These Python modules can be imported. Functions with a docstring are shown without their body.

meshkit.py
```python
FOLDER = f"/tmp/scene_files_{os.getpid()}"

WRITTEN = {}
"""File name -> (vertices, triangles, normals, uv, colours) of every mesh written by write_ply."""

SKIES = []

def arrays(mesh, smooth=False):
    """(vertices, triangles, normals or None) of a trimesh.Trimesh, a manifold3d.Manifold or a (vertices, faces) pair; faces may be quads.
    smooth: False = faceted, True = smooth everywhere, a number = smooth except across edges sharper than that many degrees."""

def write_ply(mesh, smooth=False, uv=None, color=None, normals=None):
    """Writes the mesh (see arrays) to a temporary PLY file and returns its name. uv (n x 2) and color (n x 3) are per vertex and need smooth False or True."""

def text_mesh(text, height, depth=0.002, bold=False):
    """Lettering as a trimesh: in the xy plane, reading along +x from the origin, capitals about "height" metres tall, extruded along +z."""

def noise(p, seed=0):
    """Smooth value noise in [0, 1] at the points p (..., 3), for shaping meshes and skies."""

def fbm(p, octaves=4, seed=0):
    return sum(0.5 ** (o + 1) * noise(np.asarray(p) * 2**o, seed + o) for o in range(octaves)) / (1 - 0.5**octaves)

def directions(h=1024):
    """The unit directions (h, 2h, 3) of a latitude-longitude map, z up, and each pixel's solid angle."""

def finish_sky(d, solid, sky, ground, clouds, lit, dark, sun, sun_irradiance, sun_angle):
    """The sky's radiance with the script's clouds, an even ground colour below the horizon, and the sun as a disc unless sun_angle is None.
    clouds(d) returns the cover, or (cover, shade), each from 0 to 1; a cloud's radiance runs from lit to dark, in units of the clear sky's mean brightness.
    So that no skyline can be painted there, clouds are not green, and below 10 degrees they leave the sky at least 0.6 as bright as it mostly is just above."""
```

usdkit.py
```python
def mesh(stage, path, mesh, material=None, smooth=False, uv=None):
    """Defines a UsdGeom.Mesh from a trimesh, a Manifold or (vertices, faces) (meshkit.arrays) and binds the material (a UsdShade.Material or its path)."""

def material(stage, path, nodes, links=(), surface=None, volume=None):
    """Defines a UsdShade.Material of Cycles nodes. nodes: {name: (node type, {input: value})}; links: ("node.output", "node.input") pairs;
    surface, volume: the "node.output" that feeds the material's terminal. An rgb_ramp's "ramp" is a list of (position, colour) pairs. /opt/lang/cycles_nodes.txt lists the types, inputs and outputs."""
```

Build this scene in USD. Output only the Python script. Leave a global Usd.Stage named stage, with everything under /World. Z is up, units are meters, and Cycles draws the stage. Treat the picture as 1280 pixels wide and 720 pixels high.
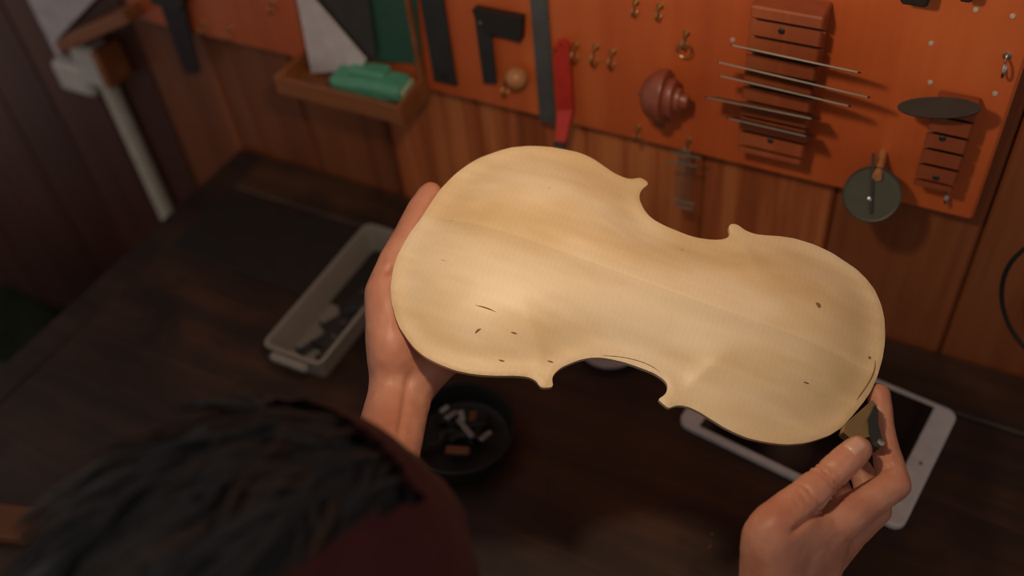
import math, random
import numpy as np, trimesh, usdkit
import manifold3d as m3
from manifold3d import Manifold, CrossSection
from meshkit import fbm, noise
from pxr import Usd, UsdGeom, UsdLux, UsdShade, Gf, Sdf, Vt
from scipy.spatial import Delaunay, cKDTree
from shapely.geometry import Polygon, Point
from shapely.prepared import prep

stage = Usd.Stage.CreateInMemory()
UsdGeom.SetStageUpAxis(stage, 'Z'); UsdGeom.SetStageMetersPerUnit(stage, 1.0)
UsdGeom.Xform.Define(stage, '/World'); UsdGeom.Scope.Define(stage, '/World/Looks')
rng = random.Random(7); nr = np.random.default_rng(7)

# ------------------------------------------------------------------ camera
FPX = 1210.0; CAM = np.array([0, 0, 1.6]); EXPOSURE = 0.0
def _rot(p, y, r):
    cp, sp, cy, sy = math.cos(p), math.sin(p), math.cos(y), math.sin(y)
    fwd = np.array([-sy*cp, cy*cp, -sp]); right = np.array([cy, sy, 0]); up = np.cross(right, fwd)
    return np.array([right*math.cos(r)+up*math.sin(r), -(-right*math.sin(r)+up*math.cos(r)), fwd])
R = _rot(*np.radians([45.5, 33.0, -7.1]))
cam = UsdGeom.Camera.Define(stage, '/World/camera')
m = np.eye(4); m[0, :3], m[1, :3], m[2, :3], m[3, :3] = R[0], -R[1], -R[2], CAM
cam.AddTransformOp().Set(Gf.Matrix4d(*m.ravel().tolist()))
cam.CreateHorizontalApertureAttr(36.0); cam.CreateVerticalApertureAttr(20.25)
cam.CreateFocalLengthAttr(FPX/1280*36.0); cam.CreateFStopAttr(2.7); cam.CreateFocusDistanceAttr(0.70)
cam.CreateExposureAttr(EXPOSURE); cam.CreateClippingRangeAttr(Gf.Vec2f(0.02, 100))

# ------------------------------------------------------------------ lights: one warm bench lamp, faint room light
LAMP = np.array([-0.215, 0.335, 1.45]); AIM = np.array([-0.24, 0.60, 1.07])
L = UsdLux.SphereLight.Define(stage, '/World/bench_lamp_light')
L.CreateRadiusAttr(0.018); L.CreateIntensityAttr(292.0); L.CreateColorAttr(Gf.Vec3f(1.0, 0.745, 0.49)); L.CreateNormalizeAttr(False)
sh = UsdLux.ShapingAPI.Apply(L.GetPrim()); sh.CreateShapingConeAngleAttr(52.0); sh.CreateShapingConeSoftnessAttr(0.45)
z = LAMP-AIM; z /= np.linalg.norm(z); x = np.cross([0, 1, 0.3], z); x /= np.linalg.norm(x); y = np.cross(z, x)
m = np.eye(4); m[0, :3], m[1, :3], m[2, :3], m[3, :3] = x, y, z, LAMP
L.AddTransformOp().Set(Gf.Matrix4d(*m.ravel().tolist()))
D = UsdLux.DomeLight.Define(stage, '/World/room_light'); D.CreateIntensityAttr(0.085); D.CreateColorAttr(Gf.Vec3f(1.0, 0.85, 0.77))

# ------------------------------------------------------------------ helpers
def ray(u, v): return R.T @ np.array([(u-640)/FPX, (v-360)/FPX, 1])
def at(u, v, d): return CAM + ray(u, v)*d                    # a point at that depth
def on_y(u, v, y): d = ray(u, v); return CAM + d*(y/d[1])     # a point on a plane parallel to the wall
def on_z(u, v, z): d = ray(u, v); return CAM + d*((z-CAM[2])/d[2])
used = {}
def numbered(parent, name):
    k = used.get((parent, name), 0); used[(parent, name)] = k+1
    return name if k == 0 else f'{name}_{k:03d}'
def tag(p, label=None, cat=None, group=None, kind=None):
    p = p.GetPrim() if hasattr(p, 'GetPrim') else p
    for k, v in (('label', label), ('category', cat), ('group', group), ('kind', kind)):
        if v: p.SetCustomDataByKey(k, v)
    return p
def obj(name, mesh, mat, parent=None, smooth=35, **t):
    base = parent.GetPath().pathString if parent else '/World'
    path = f'{base}/{numbered(base, name)}'
    v_, f_, _ = usdkit.meshkit.arrays(mesh); us = np.unique(f_); mp_ = np.zeros(len(v_), int); mp_[us] = np.arange(len(us)); mesh = (v_[us], mp_[f_])
    p = usdkit.mesh(stage, path, mesh, mat, smooth=smooth).GetPrim()
    return tag(p, **t)
def thing(name, loc=(0, 0, 0), mat4=None, parent=None, **t):
    base = parent.GetPath().pathString if parent else '/World'
    x = UsdGeom.Xform.Define(stage, f'{base}/{numbered(base, name)}')
    if mat4 is not None: x.AddTransformOp().Set(Gf.Matrix4d(*np.asarray(mat4).T.ravel().tolist()))
    elif np.any(np.array(loc)): x.AddTranslateOp().Set(Gf.Vec3d(*map(float, loc)))
    return tag(x.GetPrim(), **t)
def cat_(*ms):
    vs, fs, n = [], [], 0
    for q in ms:
        v, f, _ = usdkit.meshkit.arrays(q); vs.append(v); fs.append(f+n); n += len(v)
    return np.vstack(vs), np.vstack(fs)
def tm(v, f=None):
    if f is None: v, f, _ = usdkit.meshkit.arrays(v)
    return trimesh.Trimesh(v, f, process=False)
def moved(mesh, M):
    v, f, _ = usdkit.meshkit.arrays(mesh); M = np.asarray(M, float)
    return v @ M[:3, :3].T + M[:3, 3], f
def T(x, y, z): M = np.eye(4); M[:3, 3] = x, y, z; return M
def rotm(ang, axis): return trimesh.transformations.rotation_matrix(math.radians(ang), axis)
def frame(o, x, y):
    x = np.array(x, float); x /= np.linalg.norm(x); y = np.array(y, float); y -= x*(x@y); y /= np.linalg.norm(y)
    M = np.eye(4); M[:3, 0], M[:3, 1], M[:3, 2], M[:3, 3] = x, y, np.cross(x, y), o; return M
def rbox(x0, x1, y0, y1, z0, z1, b=0.0015):
    b = min(b, (x1-x0)/2.1, (y1-y0)/2.1, (z1-z0)/2.1)
    pts = []
    for s in range(3):
        e = [b, b, b]; e[s] = 0
        for X in (x0+e[0], x1-e[0]):
            for Y in (y0+e[1], y1-e[1]):
                for Z in (z0+e[2], z1-e[2]): pts.append((X, Y, Z))
    return Manifold.hull_points(np.array(pts))
def sph(p, r, n=14): return Manifold.sphere(r, n).translate([float(a) for a in p])
def hull2(a, ra, b, rb, n=14): return Manifold.batch_hull([sph(a, ra, n), sph(b, rb, n)])
def union(ms): return Manifold.batch_boolean(list(ms), m3.OpType.Add)
def chain(pts, n=14): return union([hull2(pts[i][0], pts[i][1], pts[i+1][0], pts[i+1][1], n) for i in range(len(pts)-1)])
def tube(path, r, n=8, caps=True):
    p = np.asarray(path, float); k = len(p); r = np.broadcast_to(r, k)
    t = np.gradient(p, axis=0); t /= np.linalg.norm(t, axis=1)[:, None]+1e-12
    a = np.array([0, 0, 1.]) if abs(t[0, 2]) < .9 else np.array([1., 0, 0])
    V = []
    for i in range(k):
        a = a-t[i]*(a@t[i]); a /= np.linalg.norm(a); b = np.cross(t[i], a)
        th = np.arange(n)*2*math.pi/n
        V.append(p[i]+r[i]*(np.cos(th)[:, None]*a+np.sin(th)[:, None]*b))
    V = np.vstack(V); F = []
    for i in range(k-1):
        for j in range(n):
            q, w = i*n+j, i*n+(j+1) % n
            F += [(q, w, w+n), (q, w+n, q+n)]
    if caps:
        V = np.vstack([V, p[0], p[-1]]); c = len(V)-2
        for j in range(n):
            F.append((c, (j+1) % n, j)); F.append((c+1, (k-1)*n+j, (k-1)*n+(j+1) % n))
    return V, np.array(F)
def spline(pts, n=24):
    from scipy.interpolate import CubicSpline
    p = np.array(pts, float); s = np.r_[0, np.cumsum(np.linalg.norm(np.diff(p, axis=0), axis=1))]
    return CubicSpline(s, p)(np.linspace(0, s[-1], n))
def lathe(prof, n=40):
    v = trimesh.creation.revolve(np.array(prof, float), sections=n); return np.array(v.vertices), np.array(v.faces)
def ext(poly, h, b=0):
    p = np.array(poly, float); q = np.roll(p, -1, 0)
    if (p[:, 0]*q[:, 1]-q[:, 0]*p[:, 1]).sum() < 0: p = p[::-1]
    return CrossSection([p]).extrude(h)
def rrect(x0, x1, y0, y1, r, n=6):
    o = []
    for cx, cy, a in ((x1-r, y1-r, 0), (x0+r, y1-r, 90), (x0+r, y0+r, 180), (x1-r, y0+r, 270)):
        for k in range(n+1):
            t = math.radians(a+90*k/n); o.append((cx+r*math.cos(t), cy+r*math.sin(t)))
    return np.array(o)

# ------------------------------------------------------------------ materials
def mat(name, nodes, links=(), surface='p.BSDF'): return usdkit.material(stage, '/World/Looks/'+name, nodes, links, surface=surface)
def plain(name, col, rough=.5, metal=0, bumps=None, **k):
    n = {'p': ('principled_bsdf', {'base_color': col, 'roughness': rough, 'metallic': metal, **k})}; l = []
    dark = tuple(c*.82 for c in col)
    n['g'] = ('geometry', {}); n['n'] = ('noise_texture', {'scale': 60.0, 'detail': 4.0}); n['r'] = ('rgb_ramp', {'ramp': [(0.3, dark), (0.7, col)]})
    l = [('g.position', 'n.vector'), ('n.fac', 'r.fac'), ('r.color', 'p.base_color')]
    if bumps:
        n['n2'] = ('noise_texture', {'scale': float(bumps[0]), 'detail': 4.0}); n['b'] = ('bump', {'strength': float(bumps[1]), 'distance': .002})
        l += [('g.position', 'n2.vector'), ('n2.fac', 'b.height'), ('b.normal', 'p.normal')]
    return mat(name, n, l)
def wood(name, ramp, scale, rough=.45, big=(3, .35), knots=None, vary=.25, coat=0., bump=.15, obj_space=False, spec=.5, dirt=None):
    n = {'g': ('texture_coordinate', {}) if obj_space else ('geometry', {}), 'oi': ('object_info', {}),
         'off': ('vector_math', {'math_type': 'multiply_add', 'vector2': (13.0, 7.0, 5.0)}), 'cx': ('combine_xyz', {}),
         'm': ('mapping', {'scale': scale}), 'n': ('noise_texture', {'scale': 1.0, 'detail': 7.0, 'roughness': .62, 'distortion': .6}),
         'm2': ('mapping', {'scale': tuple(s*.16 for s in scale)}), 'n2': ('noise_texture', {'scale': 1.0, 'detail': 3.0, 'distortion': 1.0}),
         'mx': ('mix_float', {'fac': .5}), 'r': ('rgb_ramp', {'ramp': ramp}),
         'nb': ('noise_texture', {'scale': float(big[0]), 'detail': 4.0}), 'mr': ('map_range', {'from_min': .3, 'from_max': .7, 'to_min': 1-big[1], 'to_max': 1+big[1]*.6}),
         'ra': ('map_range', {'to_min': 1-vary, 'to_max': 1+vary*.6}), 'mul': ('math', {'math_type': 'multiply'}),
         'h': ('hsv', {}), 'p': ('principled_bsdf', {'roughness': rough, 'coat_weight': coat, 'coat_roughness': .35, 'specular_ior_level': spec}), 'b': ('bump', {'strength': bump, 'distance': .0015})}
    src = 'g.object' if obj_space else 'g.position'
    l = [('oi.random', 'cx.x'), ('oi.random', 'cx.y'), ('oi.random', 'cx.z'), ('cx.vector', 'off.vector1'), (src, 'off.vector3'),
         ('off.vector', 'm.vector'), ('m.vector', 'n.vector'), ('off.vector', 'm2.vector'), ('m2.vector', 'n2.vector'),
         ('n.fac', 'mx.a'), ('n2.fac', 'mx.b'), ('mx.result', 'r.fac'), (src, 'nb.vector'), ('nb.fac', 'mr.value'), ('oi.random', 'ra.value'),
         ('mr.result', 'mul.value1'), ('ra.result', 'mul.value2'), ('mul.value', 'h.value'), ('r.color', 'h.color'), ('n.fac', 'b.height'), ('b.normal', 'p.normal')]
    out = 'h.color'
    if knots:
        n['km'] = ('mapping', {'scale': knots[0]}); n['v'] = ('voronoi_texture', {'scale': 1.0, 'randomness': 1.0})
        n['kr'] = ('map_range', {'from_min': knots[1]*.35, 'from_max': knots[1], 'to_min': 1.0, 'to_max': 0.0, 'clamp': True}); n['km2'] = ('mix', {'color2': knots[2]})
        l += [('off.vector', 'km.vector'), ('km.vector', 'v.vector'), ('v.distance', 'kr.value'), ('kr.result', 'km2.fac'), (out, 'km2.color1')]; out = 'km2.color'
    if dirt:
        n['dn'] = ('noise_texture', {'scale': float(dirt[0]), 'detail': 6.0, 'roughness': .7}); n['dr'] = ('map_range', {'from_min': dirt[1], 'from_max': dirt[2], 'clamp': True}); n['dm'] = ('mix', {'color2': dirt[3]})
        l += [(src, 'dn.vector'), ('dn.fac', 'dr.value'), ('dr.result', 'dm.fac'), (out, 'dm.color1')]; out = 'dm.color'
    l.append((out, 'p.base_color'))
    return mat(name, n, l)

M_PINE = wood('pine_plank', [(.36, (.21, .052, .017)), (.49, (.48, .13, .040)), (.58, (.66, .22, .072))], (48, 48, 1.8), .42, (4, .15), ((7, 7, 3.2), .10, (.045, .012, .006)), .14, .25)
M_PINE2 = wood('shaded_pine_plank', [(.30, (.11, .034, .013)), (.48, (.22, .064, .024)), (.62, (.30, .095, .034))], (48, 48, 1.8), .42, (4, .15), ((7, 7, 3.2), .10, (.045, .012, .006)), .14, .25)  # same pine, darkened so its colour carries the lamp falloff
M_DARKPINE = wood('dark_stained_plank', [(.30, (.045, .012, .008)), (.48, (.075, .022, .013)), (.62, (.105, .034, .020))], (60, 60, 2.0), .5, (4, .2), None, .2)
M_PANEL = wood('varnished_panel', [(.30, (.42, .078, .020)), (.52, (.55, .114, .029)), (.68, (.63, .155, .042))], (26, 26, 1.6), .38, (5, .07), None, 0, .3, .05)
M_BENCH = wood('worn_bench_wood', [(.30, (.012, .0065, .005)), (.48, (.032, .0155, .010)), (.66, (.085, .036, .015))], (2.2, 38, 38), .48, (9, .45), None, .2, .1, .3, dirt=(7, .52, .68, (.012, .006, .004)))
M_TRAY = wood('tray_wood', [(.30, (.20, .062, .021)), (.55, (.33, .115, .038)), (.7, (.41, .155, .056))], (3, 60, 60), .5)
M_BLOCK = wood('rack_wood', [(.30, (.30, .062, .024)), (.55, (.42, .10, .036)), (.7, (.50, .135, .05))], (40, 40, 3), .5)
M_FLOOR = wood('floor_wood', [(.3, (.010, .006, .004)), (.7, (.035, .016, .008))], (2, 30, 30), .6)
M_STOOL = wood('stool_wood', [(.3, (.10, .05, .02)), (.7, (.25, .13, .05))], (30, 30, 3), .5)
M_BALL = wood('ball_wood', [(.3, (.42, .17, .06)), (.7, (.62, .30, .12))], (50, 50, 6), .4)
M_SCROLL = wood('scroll_wood', [(.3, (.20, .045, .025)), (.7, (.36, .10, .055))], (60, 60, 60), .42, coat=.3)
M_STEEL = plain('bright_steel', (.52, .50, .47), .28, 1)
M_ZINC = plain('dull_zinc', (.55, .50, .42), .5)
M_RULER = plain('grey_steel', (.20, .21, .22), .42, .7)
M_DARKSTEEL = plain('dark_steel', (.07, .075, .08), .45, .7)
M_SCRAPER = plain('scraper_steel', (.10, .088, .075), .45, .8)
M_OVAL = plain('dull_scraper_steel', (.07, .06, .05), .5, .5)
M_KNIFE = plain('blackened_blade', (.030, .022, .026), .5, .3)
M_BLACK = plain('black_metal', (.018, .018, .018), .5)
M_BRASS = plain('old_brass', (.50, .34, .15), .38, 1)
M_RED = plain('red_paint', (.55, .035, .022), .38)
M_GREEN = plain('green_bundle_paper', (.10, .36, .235), .6, bumps=(90, .4))
M_GREENEND = plain('pale_bundle_end', (.55, .62, .42), .6)
M_PAPER = plain('white_paper', (.62, .58, .60), .7)
M_FOLDER = plain('dark_folder', (.035, .033, .030), .5)
M_GREENCARD = plain('green_card', (.02, .085, .06), .5)
M_WHITE = plain('white_plastic', (.62, .60, .56), .4)
M_PIPE = plain('white_pipe', (.60, .57, .50), .45)
M_TABLET = plain('white_tablet_shell', (.84, .82, .80), .22, specular_ior_level=.6)
M_SCREEN = plain('black_glass', (.006, .006, .007), .12)
M_BOWL = plain('black_rubber', (.012, .013, .012), .55)
M_CABLE = plain('black_cable', (.010, .014, .013), .5)
M_SACK = plain('green_canvas', (.030, .050, .022), .85, bumps=(40, .5))
M_STRAP = plain('grey_strap', (.10, .11, .10), .8)
M_MAT = plain('dark_mat', (.016, .012, .010), .6)
M_HAIR = plain('grey_hair', (.058, .060, .062), .85, specular_ior_level=.15)
M_HAIRB = plain('brown_hair', (.085, .060, .046), .85, specular_ior_level=.15)
M_HAIRG = plain('pale_grey_hair', (.125, .130, .132), .85, specular_ior_level=.15)
M_CLOTH = plain('dark_red_wool', (.075, .011, .012), .9, bumps=(300, .5))
M_TROUSER = plain('dark_denim', (.02, .024, .035), .9)
M_EYE = plain('eye_white', (.7, .68, .65), .2)
M_CLEARBIT = plain('grey_glass_bit', (.30, .31, .30), .15)
M_WIRE = plain('thin_grey_wire', (.28, .27, .22), .4, .6)
M_DISC = plain('dial_metal', (.075, .075, .058), .45, .5)
M_CHIP = plain('wood_chip', (.22, .085, .03), .7)
M_CERAMIC = plain('white_ceramic', (.55, .57, .62), .3)
M_GROOVE = plain('scribed_groove', (.24, .14, .065), .8)
M_SKIN = mat('skin', {'g': ('geometry', {}), 'n': ('noise_texture', {'scale': 45.0, 'detail': 4.0}), 'r': ('rgb_ramp', {'ramp': [(.3, (.44, .172, .108)), (.7, (.55, .262, .172))]}),
     'n2': ('noise_texture', {'scale': 420.0, 'detail': 3.0}), 'b': ('bump', {'strength': .22, 'distance': .0006}),
     'p': ('principled_bsdf', {'roughness': .5, 'subsurface_weight': .12, 'subsurface_scale': .003, 'subsurface_radius': (1., .35, .2)})},
    [('g.position', 'n.vector'), ('n.fac', 'r.fac'), ('r.color', 'p.base_color'), ('g.position', 'n2.vector'), ('n2.fac', 'b.height'), ('b.normal', 'p.normal')])
M_NAIL = plain('nail', (.66, .38, .28), .35)
M_BOX = mat('clear_plastic', {'d': ('principled_bsdf', {'base_color': (.40, .37, .34), 'roughness': .35}), 't': ('transparent_bsdf', {'color': (.8, .78, .75)}), 'm': ('mix_closure', {'fac': .55})},
    [('t.BSDF', 'm.closure1'), ('d.BSDF', 'm.closure2')], surface='m.closure')
# pale maple: flamed figure across the grain, scraped patches, the two halves of slightly different tone
M_MAPLE = mat('raw_maple', {
    'tc': ('texture_coordinate', {}), 'sx': ('separate_xyz', {}),
    'mg': ('mapping', {'scale': (5, 90, 90)}), 'ng': ('noise_texture', {'scale': 1., 'detail': 6., 'roughness': .6}),
    'wv': ('wave_texture', {'bands_direction': 'x', 'scale': 80., 'distortion': 5., 'detail': 2., 'detail_scale': 1.5}),
    'mp': ('mapping', {'scale': (7, 16, 16)}), 'np': ('noise_texture', {'scale': 1., 'detail': 3., 'roughness': .5}),
    'rp': ('rgb_ramp', {'ramp': [(.36, (.62, .445, .24)), (.50, (.71, .54, .325)), (.61, (.78, .63, .43))]}),
    'gm': ('map_range', {'from_min': .3, 'from_max': .7, 'to_min': .93, 'to_max': 1.04}), 'wm': ('map_range', {'to_min': .975, 'to_max': 1.007}),
    'hb': ('math', {'math_type': 'greater_than', 'value2': 0.0}), 'hm': ('map_range', {'to_min': .94, 'to_max': 1.04}),
    'a': ('math', {'math_type': 'multiply'}), 'b': ('math', {'math_type': 'multiply'}), 'h': ('hsv', {}),
    'md': ('mapping', {'scale': (60, 150, 60)}), 'nd': ('noise_texture', {'scale': 1., 'detail': 2.}), 'dr': ('map_range', {'from_min': .76, 'from_max': .82, 'to_min': 0., 'to_max': .55, 'clamp': True}), 'dm': ('mix', {'color2': (.22, .12, .05)}),
    'bp': ('bump', {'strength': .05, 'distance': .0008}),
    'p': ('principled_bsdf', {'roughness': .47, 'specular_ior_level': .6})},
    [('tc.object', 'mg.vector'), ('mg.vector', 'ng.vector'), ('tc.object', 'wv.vector'), ('tc.object', 'mp.vector'), ('mp.vector', 'np.vector'), ('np.fac', 'rp.fac'),
     ('ng.fac', 'gm.value'), ('wv.fac', 'wm.value'), ('tc.object', 'sx.vector'), ('sx.y', 'hb.value1'), ('hb.value', 'hm.value'),
     ('gm.result', 'a.value1'), ('wm.result', 'a.value2'), ('a.value', 'b.value1'), ('hm.result', 'b.value2'), ('b.value', 'h.value'), ('rp.color', 'h.color'),
     ('tc.object', 'md.vector'), ('md.vector', 'nd.vector'), ('nd.fac', 'dr.value'), ('dr.result', 'dm.fac'), ('h.color', 'dm.color1'), ('dm.color', 'p.base_color'),
     ('ng.fac', 'bp.height'), ('bp.normal', 'p.normal')])

# ------------------------------------------------------------------ the setting
WY, PY = 0.756, 0.733                 # wall face, face of the tool panel
wall = thing('wall_back', kind='structure')
PW = 0.1335; x0 = 0.026-PW*19
for i in range(24):
    a = x0+i*PW
    d = nr.uniform(0, .0012)
    obj('plank', rbox(a+.0007, a+PW-.0007, WY-d, WY+.02, -.0, 2.3, .0035), M_DARKPINE if a < -1.15 else (M_PINE2 if i in (10, 11, 12, 13, 18, 19, 20, 21) else M_PINE), wall, smooth=20)  # planks away from the lamp pool get the darkened pine, shade painted in
obj('backing', rbox(x0, x0+24*PW, WY+.021, WY+.03, 0, 2.3), M_FLOOR, wall)
fl = thing('floor', kind='structure'); obj('subfloor', rbox(-2.6, 1.2, -1.2, .8, -.05, -.031), M_FLOOR, fl)
for i in range(16):
    obj('plank', rbox(-2.6, 1.2, -1.2+i*.125+.001, -1.2+(i+1)*.125-.001, -.03, 0, .002), M_FLOOR, fl, smooth=20)

# panel
obj('tool_panel', rbox(-1.0, 0.0145, PY, WY-.0015, .9945, 1.62, .0025), M_PANEL, label='orange varnished plywood tool panel screwed to the planked wall', cat='tool panel')

# workbench
bt = thing('workbench', label='long worn dark brown wooden workbench against the planked wall', cat='workbench')
BX0, BX1, BF, BB, BZ = -.912, .75, .03, .7535, .8
for a, b in ((BF, .17), (.17, .679), (.6805, BB)):
    obj('board', rbox(BX0+.045, BX1, a+.0004, b-.0004, BZ-.045, BZ-(.0012 if b == BB else 0), .0025), M_BENCH, bt, smooth=20)
obj('end_batten', rbox(BX0, BX0+.0445, BF, BB, BZ-.05, BZ, .004), M_BENCH, bt, smooth=20)
obj('apron', rbox(BX0+.06, BX1-.06, BF+.06, BF+.085, BZ-.16, BZ-.046, .003), M_BENCH, bt)
for lx in (BX0+.05, BX1-.13):
    for ly in (BF+.09, BB-.09): obj('leg', rbox(lx, lx+.08, ly, ly+.08, 0, BZ-.046, .004), M_BENCH, bt)
obj('work_mat', rbox(-.862, -.47, .552, .668, BZ+.0002, BZ+.003, .001), M_MAT, label='thin dark rectangular mat lying on the far left of the bench', cat='mat')

# ------------------------------------------------------------------ violin back
OUT = np.array([6.9,24.5,8.9,31.6,11.8,40.7,15.3,48.5,19.1,55.7,24.4,63.5,30.4,69.6,36.4,75.8,44.1,82.1,55.3,88.2,64.1,91.7,73.3,94.4,84.3,96.5,93.9,97.7,100.7,97.6,107.8,96.4,115.3,93.9,124.6,90.8,128.9,89.8,136.7,89.1,141.3,90.1,144.0,92.1,147.0,94.1,150.0,93.7,154.5,92.0,154.6,89.6,151.9,85.8,150.9,80.6,151.4,76.9,154.2,72.2,159.2,66.6,164.5,63.0,170.6,60.9,179.3,59.5,188.1,59.0,196.2,58.5,204.0,59.1,212.9,61.1,217.2,62.6,222.8,65.3,225.7,68.6,226.5,71.3,224.7,74.7,222.9,78.8,224.3,80.6,228.1,82.2,230.4,81.6,236.5,79.1,244.4,79.0,253.3,81.5,262.0,84.4,272.5,86.7,280.2,87.1,288.0,87.3,296.0,86.5,303.7,85.2,313.1,82.1,323.0,78.8,331.4,73.8,339.5,67.0,346.5,56.6,350.8,46.8,353.5,36.2,355.3,26.0,356.0,14.2,355.3,-0.0,353.3,-13.2,350.2,-23.4,344.9,-36.3,339.9,-47.7,332.6,-57.1,323.8,-64.6,317.0,-69.4,306.8,-74.4,297.6,-77.2,288.1,-79.1,279.8,-80.2,271.2,-79.9,262.3,-78.8,253.0,-76.6,243.7,-74.4,236.2,-73.6,230.6,-74.3,227.2,-75.6,224.4,-78.0,222.8,-80.2,213.3,-76.1,215.9,-73.8,217.9,-69.8,218.0,-65.3,216.1,-61.9,211.7,-60.1,205.3,-58.5,197.8,-58.3,190.3,-58.3,182.9,-58.6,174.3,-59.7,166.5,-61.4,159.4,-64.4,153.3,-68.5,148.3,-73.2,143.2,-78.4,140.5,-83.4,139.4,-87.8,140.1,-90.7,142.4,-93.6,142.6,-95.0,134.7,-98.8,133.0,-97.4,129.7,-94.9,124.1,-94.3,115.9,-96.5,108.9,-99.3,101.1,-102.4,91.3,-105.7,84.1,-107.3,77.9,-108.5,70.5,-108.9,62.8,-108.7,54.9,-108.0,48.1,-106.5,40.9,-103.8,33.7,-99.4,24.7,-93.0,19.0,-87.1,11.9,-77.7,6.1,-66.8,1.9,-53.0,0.0,-41.5,0.3,-29.0,1.1,-17.5,3.4,-5.4,5.1,11.4]).reshape(-1, 2)/1000
PO = CAM+np.array([-.35855, .437, -.47689]); PX = np.array([.96371, .1401, -.22723]); PYv = np.array([-.08324, .96648, .24286])
PM = frame(PO, PX, PYv)
def plate_depth(u, v):
    n = PM[:3, 2]; d = ray(u, v); return ((PO-CAM)@n)/(d@n)
def smooth_closed(p, step):
    q = np.r_[p, p[:1]]; s = np.r_[0, np.cumsum(np.linalg.norm(np.diff(q, axis=0), axis=1))]
    t = np.arange(0, s[-1], step); return np.c_[np.interp(t, s, q[:, 0]), np.interp(t, s, q[:, 1])]
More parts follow.
